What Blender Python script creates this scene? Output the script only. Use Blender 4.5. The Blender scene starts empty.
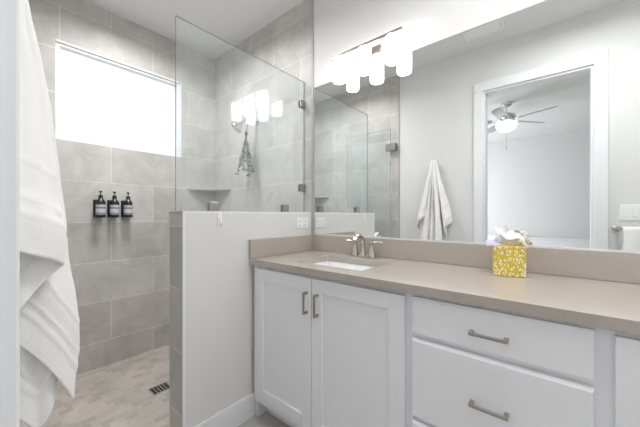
import bpy, bmesh, math, random
from mathutils import Vector, Matrix
random.seed(7)
SC = bpy.context.scene
COL = SC.collection
PI = math.pi

# ------------------------------------------------------------------ camera
CAMH = 1.18
cam = bpy.data.cameras.new('camera')
cam.sensor_width = 36.0
cam.lens = 286.3 / 640 * 36.0
cam.shift_y = 1.45 / 640
cam.clip_start = 0.01
camo = bpy.data.objects.new('camera', cam)
COL.objects.link(camo)
camo.location = (0, 0, CAMH)
camo.rotation_euler = (PI / 2, 0, math.radians(90 - 50.07))
SC.camera = camo

# ------------------------------------------------------------------ world, lamps, exposure
W = bpy.data.worlds.new('daylight')
SC.world = W
W.use_nodes = True
bg = W.node_tree.nodes['Background']
bg.inputs[0].default_value = (0.84, 0.885, 0.95, 1)
bg.inputs[1].default_value = 0.93

def area_light(name, loc, rot, sx, sy, power, color=(1, 1, 1), portal=False):
    l = bpy.data.lights.new(name, 'AREA')
    l.shape = 'RECTANGLE'
    l.size, l.size_y = sx, sy
    l.energy = power
    l.color = color
    if portal:
        l.cycles.is_portal = True
    o = bpy.data.objects.new(name, l)
    COL.objects.link(o)
    o.location = loc
    o.rotation_euler = rot
    return o

area_light('window_portal', (-2.86, 0.783, 2.068), (0, -PI / 2, 0), 0.70, 0.88, 1, portal=True)
area_light('ceiling_fill', (0.15, 0.80, 2.70), (0, 0, 0), 0.45, 0.45, 14, (1.0, 0.995, 0.99))  # unseen fill light added to brighten the bathroom evenly
area_light('shower_fill', (-2.00, 0.78, 2.765), (0, 0, 0), 0.40, 0.40, 16, (1.0, 0.995, 0.99)).data.spread = math.radians(158)  # no fixture known here; added to lift the dark shower
area_light('bedroom_fill', (-2.80, -2.6, 1.55), (0, -PI / 2, 0), 1.5, 1.8, 62, (0.97, 0.985, 1.0))  # added unseen fill on the bedroom side, no window known there

SC.view_settings.view_transform = 'Standard'
SC.view_settings.look = 'None'
SC.view_settings.gamma = 1
SC.view_settings.exposure = 0.43
SC.view_settings.use_curve_mapping = False
SC.cycles.max_bounces = 16
SC.cycles.diffuse_bounces = 8
SC.cycles.glossy_bounces = 8
SC.cycles.transparent_max_bounces = 24
SC.cycles.use_denoising = True
SC.cycles.sample_clamp_indirect = 6.0

# ------------------------------------------------------------------ measures (metres, camera at x=0 y=0)
D = 1.568            # vanity wall plane
YB = 0.015           # plane of the wall the camera stands in (doorway)
XP = -1.389          # pony wall, painted face
XT = -1.540          # pony wall, tiled face
XW = -2.7255         # window wall
YP = 0.633           # pony wall, free end
CEIL = 2.786
XR = 0.95            # right wall
PZ = 1.200           # pony wall height
CNT = 0.927          # counter top
BS = 1.036           # splash top

# ------------------------------------------------------------------ materials
def mat(name, color, rough=0.5, metal=0.0, spec=0.5, **kw):
    m = bpy.data.materials.new(name)
    m.use_nodes = True
    b = m.node_tree.nodes['Principled BSDF']
    b.inputs['Base Color'].default_value = (*color, 1)
    b.inputs['Roughness'].default_value = rough
    b.inputs['Metallic'].default_value = metal
    b.inputs['Specular IOR Level'].default_value = spec
    for k, v in kw.items():
        b.inputs[k].default_value = v
    return m

class NT:
    """small helper to wire nodes"""
    def __init__(s, m):
        s.t = m.node_tree
        s.b = s.t.nodes.get('Principled BSDF')
    def n(s, typ, **props):
        nd = s.t.nodes.new(typ)
        for k, v in props.items():
            setattr(nd, k, v)
        return nd
    def l(s, a, b):
        s.t.links.new(a, b)
    def bump(s, height, strength, dist=0.002):
        bp = s.n('ShaderNodeBump')
        bp.inputs['Strength'].default_value = strength
        bp.inputs['Distance'].default_value = dist
        s.l(height, bp.inputs['Height'])
        s.l(bp.outputs[0], s.b.inputs['Normal'])
    def coords(s):
        return s.n('ShaderNodeTexCoord').outputs['Object']

def noise_bump(m, scale, strength, dist=0.001, detail=4):
    t = NT(m)
    nz = t.n('ShaderNodeTexNoise')
    nz.inputs['Scale'].default_value = scale
    nz.inputs['Detail'].default_value = detail
    t.l(t.coords(), nz.inputs['Vector'])
    t.bump(nz.outputs[0], strength, dist)
    return m

def paint(name, color, rough=0.6):
    return noise_bump(mat(name, color, rough, spec=0.3), 180, 0.06)

def tile_mat(name, axes, origin, bw, rh, c1, c2, mortar, msize, rough, cloud=0.25, bias=0.0, bumpd=0.002, offset=0.5):
    """running-bond tile laid on the plane spanned by two world axes"""
    m = mat(name, c1, rough, spec=0.4)
    t = NT(m)
    sep = t.n('ShaderNodeSeparateXYZ')
    t.l(t.coords(), sep.inputs[0])
    comb = t.n('ShaderNodeCombineXYZ')
    for i in (0, 1):
        ad = t.n('ShaderNodeMath', operation='SUBTRACT')
        ad.inputs[1].default_value = origin[i]
        t.l(sep.outputs[axes[i]], ad.inputs[0])
        t.l(ad.outputs[0], comb.inputs[i])
    br = t.n('ShaderNodeTexBrick')
    br.offset = offset
    br.inputs['Scale'].default_value = 1.0
    br.inputs['Brick Width'].default_value = bw
    br.inputs['Row Height'].default_value = rh
    br.inputs['Mortar Size'].default_value = msize
    br.inputs['Mortar Smooth'].default_value = 0.2
    br.inputs['Bias'].default_value = bias
    br.inputs['Color1'].default_value = (*c1, 1)
    br.inputs['Color2'].default_value = (*c2, 1)
    br.inputs['Mortar'].default_value = (*mortar, 1)
    t.l(comb.outputs[0], br.inputs['Vector'])
    nz = t.n('ShaderNodeTexNoise')
    nz.inputs['Scale'].default_value = 4.5
    nz.inputs['Detail'].default_value = 8
    nz.inputs['Roughness'].default_value = 0.68
    nz.inputs['Distortion'].default_value = 0.6
    t.l(t.coords(), nz.inputs['Vector'])
    rp = t.n('ShaderNodeMapRange')
    rp.inputs['From Min'].default_value = 0.3
    rp.inputs['From Max'].default_value = 0.7
    rp.inputs['To Min'].default_value = 1 - cloud / 2
    rp.inputs['To Max'].default_value = 1 + cloud / 2
    t.l(nz.outputs[0], rp.inputs[0])
    mx = t.n('ShaderNodeVectorMath', operation='SCALE')
    t.l(br.outputs['Color'], mx.inputs[0])
    t.l(rp.outputs[0], mx.inputs['Scale'])
    t.l(mx.outputs[0], t.b.inputs['Base Color'])
    inv = t.n('ShaderNodeMath', operation='SUBTRACT')
    inv.inputs[0].default_value = 1.0
    t.l(br.outputs['Fac'], inv.inputs[1])
    t.bump(inv.outputs[0], 0.5, bumpd)
    return m

def glass_mat(name, tint, ior=1.5, veil=0.0):
    """clear sheet glass: straight transmission plus Fresnel reflection on each face"""
    m = bpy.data.materials.new(name)
    m.use_nodes = True
    nt = m.node_tree
    nt.nodes.clear()
    out = nt.nodes.new('ShaderNodeOutputMaterial')
    tr = nt.nodes.new('ShaderNodeBsdfTransparent')
    tr.inputs[0].default_value = (*tint, 1)
    gl = nt.nodes.new('ShaderNodeBsdfGlossy')
    gl.inputs['Roughness'].default_value = 0.0
    geo = nt.nodes.new('ShaderNodeNewGeometry')
    mi = nt.nodes.new('ShaderNodeMapRange')
    mi.inputs['To Min'].default_value = ior
    mi.inputs['To Max'].default_value = 1 / ior
    nt.links.new(geo.outputs['Backfacing'], mi.inputs[0])
    fr = nt.nodes.new('ShaderNodeFresnel')
    nt.links.new(mi.outputs[0], fr.inputs['IOR'])
    mx = nt.nodes.new('ShaderNodeMixShader')
    nt.links.new(fr.outputs[0], mx.inputs[0])
    nt.links.new(tr.outputs[0], mx.inputs[1])
    nt.links.new(gl.outputs[0], mx.inputs[2])
    if veil > 0:
        # reflected haze imitated in the colour: pale film that scatters a little light
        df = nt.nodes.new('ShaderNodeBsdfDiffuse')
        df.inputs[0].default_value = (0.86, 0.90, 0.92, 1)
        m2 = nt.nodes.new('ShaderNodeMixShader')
        m2.inputs[0].default_value = veil
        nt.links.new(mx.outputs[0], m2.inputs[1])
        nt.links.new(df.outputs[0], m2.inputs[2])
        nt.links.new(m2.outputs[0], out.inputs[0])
    else:
        nt.links.new(mx.outputs[0], out.inputs[0])
    return m

def glass_sheet(mb, name, parent, thin):
    """sheet of glass: clear broad faces, green polished edges"""
    o = mb.build(name, M['glass'], parent)
    o.data.materials.append(M['glassedge'])
    for f in o.data.polygons:
        if abs(f.normal[thin]) < 0.9:
            f.material_index = 1
    return o

def emit(name, color, strength):
    m = mat(name, (0.9, 0.9, 0.9), 0.4)
    b = m.node_tree.nodes['Principled BSDF']
    b.inputs['Emission Color'].default_value = (*color, 1)
    b.inputs['Emission Strength'].default_value = strength
    return m

M = {}
M['wall'] = paint('wall_paint', (0.72, 0.72, 0.715))
M['wall_bed'] = paint('bedroom_paint', (0.70, 0.705, 0.705))
M['ceil'] = paint('ceiling_paint', (0.76, 0.76, 0.76), 0.8)
M['trim'] = mat('white_trim', (0.80, 0.81, 0.83), 0.35)
M['cab'] = mat('white_cabinet_paint', (0.83, 0.835, 0.865), 0.38)
T1, T2, TM = (0.475, 0.458, 0.438), (0.570, 0.552, 0.532), (0.68, 0.67, 0.65)
M['tile_yz'] = tile_mat('wall_tile_window', (1, 2), (0.679, 0.2 - 0.308), 0.61, 0.308, T1, T2, TM, 0.003, 0.42, cloud=0.36)
M['tile_xz'] = tile_mat('wall_tile_back', (0, 2), (-1.505, 0.2 - 0.308), 0.61, 0.308, T1, T2, TM, 0.003, 0.42, cloud=0.36)
M['tile_end'] = tile_mat('wall_tile_pony', (0, 2), (-1.9, 0.2 - 0.308), 0.61, 0.308, T1, T2, TM, 0.003, 0.42, offset=0.0)
M['mosaic'] = tile_mat('shower_mosaic', (1, 0), (0.0, 0.0), 0.068, 0.050, (0.35, 0.31, 0.27), (0.53, 0.485, 0.445), (0.53, 0.495, 0.46), 0.002, 0.5, cloud=0.3, bias=0.42, bumpd=0.001)
M['floor'] = tile_mat('bath_floor_tile', (0, 1), (0.0, 0.9), 0.61, 0.305, (0.46, 0.445, 0.425), (0.50, 0.485, 0.465), (0.40, 0.39, 0.375), 0.003, 0.45)
M['carpet'] = noise_bump(mat('beige_carpet', (0.5, 0.47, 0.43), 0.95), 260, 0.5, 0.004)
M['stone'] = mat('shelf_stone', (0.42, 0.41, 0.40), 0.35)
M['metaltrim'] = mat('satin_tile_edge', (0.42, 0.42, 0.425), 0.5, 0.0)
M['nickel'] = mat('brushed_nickel', (0.62, 0.58, 0.53), 0.22, 1.0)
M['pull'] = mat('satin_nickel_pull', (0.40, 0.385, 0.365), 0.35, 1.0)
M['clip'] = mat('nickel_clip', (0.42, 0.40, 0.37), 0.3, 1.0)
M['chrome'] = mat('chrome', (0.75, 0.76, 0.77), 0.12, 1.0)
M['mirror_strip'] = mat('pale_satin', (0.80, 0.80, 0.80), 0.4, 0.5)
M['mirror'] = mat('mirror_silver', (0.90, 0.92, 0.915), 0.0, 1.0)
M['glass'] = glass_mat('shower_glass', (0.965, 0.984, 0.986), veil=0.055)
M['glassedge'] = mat('polished_glass_edge', (0.22, 0.28, 0.28), 0.1, Alpha=0.75)
M['pane'] = glass_mat('window_glass', (0.99, 0.995, 1.0), ior=1.2)
M['ceramic'] = mat('white_ceramic', (0.86, 0.87, 0.88), 0.08)
M['plastic'] = mat('white_plastic', (0.86, 0.86, 0.86), 0.3)
M['dark'] = mat('dark_slot', (0.03, 0.03, 0.03), 0.6)
M['black'] = mat('black_bottle', (0.012, 0.011, 0.012), 0.25)
M['bracket'] = mat('black_bracket', (0.02, 0.02, 0.02), 0.4)
M['opal'] = emit('opal_glass_lit', (1.0, 0.97, 0.93), 8.0)
M['bowl'] = emit('fan_bowl_lit', (1.0, 0.98, 0.95), 3.0)
M['blade'] = mat('fan_blade', (0.36, 0.36, 0.37), 0.4)
M['tissue'] = mat('white_tissue', (0.88, 0.88, 0.88), 0.9)
M['lavender'] = mat('shaded_tissue', (0.58, 0.58, 0.72), 0.9)  # lavender colour holds the shade on the printed tissue
M['beige'] = mat('cream_tissue', (0.72, 0.66, 0.56), 0.9)
M['bedding'] = noise_bump(mat('white_bedding', (0.84, 0.84, 0.86), 0.9), 12, 0.4, 0.02)
M['wood'] = mat('bed_frame_wood', (0.25, 0.2, 0.16), 0.5)
M['stem'] = mat('dried_stem', (0.16, 0.145, 0.125), 0.8)
M['leaf'] = mat('dried_eucalyptus_leaf', (0.065, 0.07, 0.066), 0.75)
M['string'] = mat('twine', (0.10, 0.09, 0.08), 0.9)

# quartz: warm grey with a fine speckle
def quartz():
    m = mat('taupe_quartz', (0.44, 0.40, 0.36), 0.10)
    t = NT(m)
    nz = t.n('ShaderNodeTexNoise')
    nz.inputs['Scale'].default_value = 220
    nz.inputs['Detail'].default_value = 3
    t.l(t.coords(), nz.inputs['Vector'])
    cr = t.n('ShaderNodeValToRGB')
    cr.color_ramp.elements[0].position = 0.35
    cr.color_ramp.elements[0].color = (0.432, 0.388, 0.352, 1)
    cr.color_ramp.elements[1].position = 0.65
    cr.color_ramp.elements[1].color = (0.462, 0.416, 0.378, 1)
    t.l(nz.outputs[0], cr.inputs[0])
    t.l(cr.outputs[0], t.b.inputs['Base Color'])
    return m
M['quartz'] = quartz()

# terry towel: loops plus woven border bands that follow the sheet's own length (uv v)
def terry():
    m = mat('white_terry', (0.89, 0.88, 0.875), 0.95, spec=0.1)
    m.node_tree.nodes['Principled BSDF'].inputs['Sheen Weight'].default_value = 0.15
    t = NT(m)
    nz = t.n('ShaderNodeTexNoise')
    nz.inputs['Scale'].default_value = 420
    nz.inputs['Detail'].default_value = 2
    t.l(t.coords(), nz.inputs['Vector'])
    uv = t.n('ShaderNodeUVMap')
    sp = t.n('ShaderNodeSeparateXYZ')
    t.l(uv.outputs[0], sp.inputs[0])
    total = None
    for a, b in ((0.014, 0.019), (0.085, 0.100), (0.118, 0.126), (0.142, 0.150), (0.190, 0.205)):
        gt = t.n('ShaderNodeMath', operation='GREATER_THAN'); gt.inputs[1].default_value = a
        lt = t.n('ShaderNodeMath', operation='LESS_THAN'); lt.inputs[1].default_value = b
        t.l(sp.outputs[1], gt.inputs[0]); t.l(sp.outputs[1], lt.inputs[0])
        mu = t.n('ShaderNodeMath', operation='MULTIPLY')
        t.l(gt.outputs[0], mu.inputs[0]); t.l(lt.outputs[0], mu.inputs[1])
        if total is None:
            total = mu.outputs[0]
        else:
            ad = t.n('ShaderNodeMath', operation='ADD')
            t.l(total, ad.inputs[0]); t.l(mu.outputs[0], ad.inputs[1])
            total = ad.outputs[0]
    bnd = t.n('ShaderNodeMath', operation='MULTIPLY_ADD')
    bnd.inputs[1].default_value = -2.2
    t.l(total, bnd.inputs[0])
    t.l(nz.outputs[0], bnd.inputs[2])
    t.bump(bnd.outputs[0], 0.6, 0.0022)
    return m
M['terry'] = terry()

# yellow box paper with a scattered white and grey print
def box_paper():
    m = mat('yellow_print', (0.75, 0.58, 0.02), 0.5)
    t = NT(m)
    tc = t.coords()
    def wave(rot, scale, dist):
        mp = t.n('ShaderNodeMapping')
        mp.inputs['Rotation'].default_value = rot
        t.l(tc, mp.inputs[0])
        w = t.n('ShaderNodeTexWave')
        w.inputs['Scale'].default_value = scale
        w.inputs['Distortion'].default_value = dist
        w.inputs['Detail'].default_value = 0
        t.l(mp.outputs[0], w.inputs[0])
        return w.outputs['Fac']
    a = wave((0, 0, 0.0), 14, 0.0)
    vo = t.n('ShaderNodeTexVoronoi')
    vo.inputs['Scale'].default_value = 190
    mp = t.n('ShaderNodeMapping'); mp.inputs['Rotation'].default_value = (0, 0.7, 0); mp.inputs['Scale'].default_value = (1.0, 1.0, 0.55)
    t.l(tc, mp.inputs[0]); t.l(mp.outputs[0], vo.inputs['Vector'])
    c1 = t.n('ShaderNodeMath', operation='LESS_THAN'); c1.inputs[1].default_value = 0.52
    t.l(vo.outputs['Distance'], c1.inputs[0])
    sepc = t.n('ShaderNodeSeparateColor')
    t.l(vo.outputs['Color'], sepc.inputs[0])
    c2 = t.n('ShaderNodeMath', operation='GREATER_THAN'); c2.inputs[1].default_value = 0.42
    t.l(sepc.outputs[0], c2.inputs[0])
    mu = t.n('ShaderNodeMath', operation='MULTIPLY')
    t.l(c1.outputs[0], mu.inputs[0]); t.l(c2.outputs[0], mu.inputs[1])
    pick = t.n('ShaderNodeMath', operation='GREATER_THAN'); pick.inputs[1].default_value = 0.68
    t.l(sepc.outputs[1], pick.inputs[0])
    mk = t.n('ShaderNodeMix', data_type='RGBA')
    mk.inputs[6].default_value = (0.88, 0.85, 0.78, 1)
    mk.inputs[7].default_value = (0.42, 0.36, 0.28, 1)
    t.l(pick.outputs[0], mk.inputs[0])
    mx = t.n('ShaderNodeMix', data_type='RGBA')
    mx.inputs[6].default_value = (0.72, 0.53, 0.020, 1)
    t.l(mk.outputs[2], mx.inputs[7])
    t.l(mu.outputs[0], mx.inputs[0])
    t.l(mx.outputs[2], t.b.inputs['Base Color'])
    return m
M['boxpaper'] = box_paper()

def label_mat():
    m = mat('bottle_label', (0.5, 0.5, 0.53), 0.6)
    t = NT(m)
    sp = t.n('ShaderNodeSeparateXYZ')
    t.l(t.coords(), sp.inputs[0])
    cr = t.n('ShaderNodeValToRGB')
    cr.color_ramp.interpolation = 'CONSTANT'
    e = cr.color_ramp.elements
    e[0].position = 0.0; e[0].color = (0.24, 0.24, 0.25, 1)
    e[1].position = 0.24; e[1].color = (0.56, 0.57, 0.62, 1)
    for p, c in ((0.62, (0.20, 0.20, 0.23, 1)), (0.78, (0.50, 0.51, 0.55, 1))):
        el = e.new(p); el.color = c
    mr = t.n('ShaderNodeMapRange')
    mr.inputs['From Min'].default_value = 0.012
    mr.inputs['From Max'].default_value = 0.092
    t.l(sp.outputs[2], mr.inputs[0])
    t.l(mr.outputs[0], cr.inputs[0])
    t.l(cr.outputs[0], t.b.inputs['Base Color'])
    return m
M['label'] = label_mat()

# ------------------------------------------------------------------ mesh builder
class MB:
    def __init__(s):
        s.bm = bmesh.new()
    def box(s, x0, x1, y0, y1, z0, z1, bev=0.0, seg=2):
        r = bmesh.ops.create_cube(s.bm, size=1.0)
        vs = r['verts']
        for v in vs:
            v.co = Vector(((x0 + x1) / 2 + v.co.x * (x1 - x0), (y0 + y1) / 2 + v.co.y * (y1 - y0), (z0 + z1) / 2 + v.co.z * (z1 - z0)))
        if bev > 0:
            es = list({e for v in vs for e in v.link_edges})
            bmesh.ops.bevel(s.bm, geom=es, offset=bev, segments=seg, affect='EDGES', profile=0.5)
        return s
    def prism(s, pts, axis, a, b):
        """closed polygon pts (2-D) extruded along axis from a to b"""
        def P(p, t):
            return {'x': (t, p[0], p[1]), 'y': (p[0], t, p[1]), 'z': (p[0], p[1], t)}[axis]
        v0 = [s.bm.verts.new(P(p, a)) for p in pts]
        v1 = [s.bm.verts.new(P(p, b)) for p in pts]
        n = len(pts)
        s.bm.faces.new(v0); s.bm.faces.new(v1)
        for i in range(n):
            s.bm.faces.new((v0[i], v0[(i + 1) % n], v1[(i + 1) % n], v1[i]))
        bmesh.ops.recalc_face_normals(s.bm, faces=s.bm.faces)
        return s
    def lathe(s, prof, c, axis=(0, 0, 1), n=32):
        """prof: list of (radius, height) revolved around axis through c"""
        q = Vector((0, 0, 1)).rotation_difference(Vector(axis).normalized())
        c = Vector(c)
        rings = []
        for r, h in prof:
            if r < 1e-5:
                rings.append([s.bm.verts.new(c + q @ Vector((0, 0, h)))])
            else:
                rings.append([s.bm.verts.new(c + q @ Vector((r * math.cos(2 * PI * i / n), r * math.sin(2 * PI * i / n), h))) for i in range(n)])
        for A, B in zip(rings, rings[1:]):
            if len(A) == 1 and len(B) == 1:
                continue
            for i in range(n):
                j = (i + 1) % n
                if len(A) == 1:
                    s.bm.faces.new((A[0], B[j], B[i]))
                elif len(B) == 1:
                    s.bm.faces.new((A[i], A[j], B[0]))
                else:
                    s.bm.faces.new((A[i], A[j], B[j], B[i]))
        for R in (rings[0], rings[-1]):
            if len(R) > 1:
                s.bm.faces.new(R)
        bmesh.ops.recalc_face_normals(s.bm, faces=s.bm.faces)
        return s
    def tube(s, pts, rad, n=12, cap=True, flat=None):
        """round tube along pts; rad number or list; flat=(k) squashes the section vertically"""
        pts = [Vector(p) for p in pts]
        if not isinstance(rad, (list, tuple)):
            rad = [rad] * len(pts)
        rings = []
        ref = None
        for i, p in enumerate(pts):
            d = (pts[min(i + 1, len(pts) - 1)] - pts[max(i - 1, 0)]).normalized()
            if ref is None:
                ref = Vector((0, 0, 1)) if abs(d.z) < 0.9 else Vector((1, 0, 0))
            u = (ref - d * ref.dot(d)).normalized()
            w = d.cross(u)
            ref = u
            k = 1.0 if flat is None else flat
            rings.append([s.bm.verts.new(p + (u * math.cos(2 * PI * j / n) * k + w * math.sin(2 * PI * j / n)) * rad[i]) for j in range(n)])
        for A, B in zip(rings, rings[1:]):
            for j in range(n):
                s.bm.faces.new((A[j], A[(j + 1) % n], B[(j + 1) % n], B[j]))
        if cap:
            s.bm.faces.new(list(reversed(rings[0]))); s.bm.faces.new(rings[-1])
        bmesh.ops.recalc_face_normals(s.bm, faces=s.bm.faces)
        return s
    def build(s, name, material, parent=None, smooth=False, world=True, bevel=0.0):
        """one mesh object; coordinates are world ones and are moved into the parent's frame"""
        bm = s.bm
        org = Vector((0, 0, 0))
        if parent is not None and world:
            p = parent
            while p is not None:
                org += p.location
                p = p.parent
        for v in bm.verts:
            v.co -= org
        if smooth:
            for f in bm.faces:
                f.smooth = True
        me = bpy.data.meshes.new(name)
        bm.to_mesh(me); bm.free()
        if smooth:
            try:
                me.set_sharp_from_angle(angle=math.radians(38))
            except Exception:
                pass
        me.materials.append(material)
        o = bpy.data.objects.new(name, me)
        COL.objects.link(o)
        if parent is not None:
            o.parent = parent
        if bevel > 0:
            md = o.modifiers.new('bevel', 'BEVEL')
            md.width = bevel; md.segments = 2; md.limit_method = 'ANGLE'
        return o

def tag(o, label, cat, group=None):
    o['label'] = label
    o['category'] = cat
    if group:
        o['group'] = group
    return o

def thing(name, label, cat, loc=(0, 0, 0), group=None, rz=0.0):
    o = bpy.data.objects.new(name, None)
    o.empty_display_size = 0.05
    COL.objects.link(o)
    o.location = loc
    o.rotation_euler = (0, 0, rz)
    return tag(o, label, cat, group)

def struct(name, mb, m, **kw):
    o = mb.build(name, m, **kw)
    if o.parent is None:
        o['kind'] = 'structure'
    return o

def copy_thing(o, parent=None):
    c = o.copy()
    COL.objects.link(c)
    c.parent = parent
    for ch in list(o.children):
        copy_thing(ch, c)
    return c

# ================================================================== THE ROOM
BX0, BX1, BY0 = -2.9, 2.6, -4.25          # bedroom extents
DX0, DX1, DZ = -0.545, 0.190, 2.345       # clear door opening
WY0, WY1, WZ0, WZ1 = 0.350, 1.221, 1.719, 2.417   # shower window opening

# floors
struct('floor', MB().box(XP - 0.02, XR, -0.105, D, -0.06, 0.0), M['floor'])
struct('floor_shower', MB().box(XW, XP - 0.02, YB, D, -0.06, 0.0), M['mosaic'])
struct('floor_bedroom', MB().box(BX0, BX1, BY0, -0.105, -0.06, 0.0), M['carpet'])
struct('ceiling', MB().box(XW - 0.12, XR + 0.1, -0.105, D + 0.1, CEIL, CEIL + 0.08), M['ceil'])
struct('ceiling_bedroom', MB().box(BX0 - 0.1, BX1 + 0.1, BY0 - 0.1, -0.105, CEIL, CEIL + 0.08), M['ceil'])

# vanity wall: painted stretch and the tiled stretch in the shower
struct('wall_back', MB().box(XP, XR, D, D + 0.1, -0.06, CEIL), M['wall'])
struct('wall_shower', MB().box(XW, XP, D, D + 0.1, -0.06, CEIL), M['tile_xz'])
struct('wall_right', MB().box(XR, XR + 0.1, -0.105, D + 0.1, -0.06, CEIL), M['wall'])
# window wall with its opening
w = MB()
w.box(XW - 0.12, XW, -0.105, WY0, -0.06, CEIL)
w.box(XW - 0.12, XW, WY1, D + 0.1, -0.06, CEIL)
w.box(XW - 0.12, XW, WY0, WY1, -0.06, WZ0)
w.box(XW - 0.12, XW, WY0, WY1, WZ1, CEIL)
struct('wall_left', w, M['tile_yz'])
# wall the camera's doorway is in
w = MB()
w.box(XP - 0.02, DX0 - 0.02, -0.105, YB, -0.06, CEIL)
w.box(DX1 + 0.02, XR, -0.105, YB, -0.06, CEIL)
w.box(DX0 - 0.02, DX1 + 0.02, -0.105, YB, DZ + 0.02, CEIL)
struct('wall_front', w, M['wall'])
struct('wall_shower_front', MB().box(XW, XP - 0.02, -0.105, YB, -0.06, CEIL), M['tile_xz'])
# bedroom walls
struct('wall_bedroom_far', MB().box(BX0, BX1, BY0 - 0.1, BY0, -0.06, CEIL), M['wall_bed'])
struct('wall_bedroom_left', MB().box(BX0 - 0.1, BX0, BY0 - 0.1, -0.105, -0.06, CEIL), M['wall_bed'])
struct('wall_bedroom_right', MB().box(BX1, BX1 + 0.1, BY0 - 0.1, -0.105, -0.06, CEIL), M['wall_bed'])
w = MB()
w.box(BX0, XW - 0.12, -0.115, -0.105, -0.06, CEIL)
w.box(XR + 0.1, BX1, -0.115, -0.105, -0.06, CEIL)
struct('wall_bedroom_near', w, M['wall_bed'])

# pony wall: painted core, tiled shower face and end, satin tile edge, cap
PE = YP + 0.010
struct('wall_pony', MB().box(XT + 0.010, XP, PE, D, 0.0, PZ - 0.012, 0.0), M['wall'])
w = MB()
w.box(XT, XT + 0.010, YP, D, 0.0, PZ - 0.012)
struct('wall_pony_tile', w, M['tile_yz'])
struct('wall_pony_end', MB().box(XT + 0.010, XP - 0.006, YP, PE, 0.0, PZ - 0.012), M['tile_end'])
struct('trim_1', MB().box(XP - 0.006, XP + 0.0015, YP - 0.001, PE, 0.0, PZ), M['trim'])
struct('trim_2', MB().box(XT - 0.003, XP - 0.006, YP - 0.004, D, PZ - 0.012, PZ, 0.002), M['stone'])
struct('trim_3', MB().box(XP - 0.006, XP + 0.0015, PE, D, PZ - 0.012, PZ, 0.0), M['trim'])
# tile edge where the wall tile ends; lower stretch: grey standing in for shade
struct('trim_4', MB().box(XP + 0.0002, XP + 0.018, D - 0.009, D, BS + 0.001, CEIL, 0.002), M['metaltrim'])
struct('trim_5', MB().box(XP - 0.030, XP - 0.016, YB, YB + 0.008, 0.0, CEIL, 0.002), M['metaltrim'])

# baseboards
def board(name, x0, x1, y0, y1):
    struct(name, MB().box(x0, x1, y0, y1, 0.0, 0.135, 0.004), M['trim'])
board('baseboard_left', XP, XP + 0.015, PE + 0.003, 1.062)
board('baseboard_front', XP - 0.015, DX0 - 0.105, YB, YB + 0.014)
board('baseboard_right', XR - 0.015, XR, YB, 1.03)

# door opening: jamb lining and casing
w = MB()
w.box(DX0 - 0.02, DX0, -0.105, YB, 0, DZ + 0.02)
w.box(DX1, DX1 + 0.02, -0.105, YB, 0, DZ + 0.02)
w.box(DX0, DX1, -0.105, YB, DZ, DZ + 0.02)
struct('door_1', w, M['trim'])
def casing(prof_side, name, y, sgn):
    """flat casing with an eased inner edge, standing proud of the wall"""
    t = 0.0215
    y0, y1 = (y, y + t) if sgn > 0 else (y - t, y)
    w = MB()
    w.box(DX0 - 0.095, DX0 - 0.015, y0, y1, 0, DZ + 0.015, 0.004)
    w.box(DX1 + 0.015, DX1 + 0.095, y0, y1, 0, DZ + 0.015, 0.004)
    w.box(DX0 - 0.095, DX1 + 0.095, y0, y1, DZ + 0.015, DZ + 0.100, 0.004)
    return struct(name, w, M['trim'])
casing(None, 'trim_6', YB, 1)
casing(None, 'trim_7', -0.105, -1)

# shower window: white frame set back in the opening, clear pane
w = MB()
fx0, fx1 = XW - 0.070, XW - 0.014
fw = 0.026
w.box(fx0, fx1, WY0, WY1, WZ0, WZ0 + fw, 0.002)
w.box(fx0, fx1, WY0, WY1, WZ1 - fw, WZ1, 0.002)
w.box(fx0, fx1, WY0, WY0 + fw, WZ0 + fw, WZ1 - fw, 0.002)
w.box(fx0, fx1, WY1 - fw, WY1, WZ0 + fw, WZ1 - fw, 0.002)
win = struct('window_1', w, M['trim'])
pane = MB().box(XW - 0.048, XW - 0.042, WY0 + fw, WY1 - fw, WZ0 + fw, WZ1 - fw).build('window_pane', M['pane'], win)
# white tile edge lining the opening
w = MB()
w.box(XW - 0.0135, XW + 0.002, WY0, WY1, WZ1 - 0.007, WZ1 + 0.006, 0.001)
w.box(XW - 0.0135, XW + 0.002, WY1 - 0.007, WY1 + 0.006, WZ0, WZ1, 0.001)
struct('trim_8', w, M['trim'])

# ================================================================== SHOWER
# fixed glass on the pony wall
GX = -1.465
GZ = 2.172
gp = thing('glass_panel', 'fixed clear frameless glass panel standing on the pony wall', 'glass panel', (GX, 1.1, PZ))
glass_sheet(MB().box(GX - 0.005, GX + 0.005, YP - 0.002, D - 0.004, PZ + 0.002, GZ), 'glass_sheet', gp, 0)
def clip_u(y0, y1, z0, z1):
    w = MB()
    w.box(GX + 0.0055, GX + 0.014, y0, y1, z0, z1, 0.002)
    w.box(GX - 0.014, GX - 0.0055, y0, y1, z0, z1, 0.002)
    return w
for y in (0.832, 1.368):
    clip_u(y - 0.028, y + 0.028, PZ + 0.001, PZ + 0.052).build('glass_clip', M['clip'], gp)
for z in (2.00, 1.38):
    clip_u(D - 0.055, D - 0.001, z - 0.027, z + 0.027).build('wall_clip', M['clip'], gp)

# the glass door, swung open flat along the near tiled wall
gd = thing('glass_door', 'frameless glass shower door swung open against the tiled wall, seen in the mirror', 'shower door', (GX, 0.065, 0.0))
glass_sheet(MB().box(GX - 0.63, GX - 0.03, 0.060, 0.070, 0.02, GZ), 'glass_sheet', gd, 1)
for z in (1.965, 0.30):
    hw = MB()
    hw.box(GX - 0.085, GX - 0.03, 0.071, 0.080, z - 0.045, z + 0.045, 0.002)
    hw.box(GX - 0.085, GX - 0.03, 0.050, 0.059, z - 0.045, z + 0.045, 0.002)
    hw.box(GX - 0.029, GX + 0.028, YB + 0.001, 0.078, z - 0.045, z + 0.045, 0.003)
    hw.build('hinge', M['clip'], gd)

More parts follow.
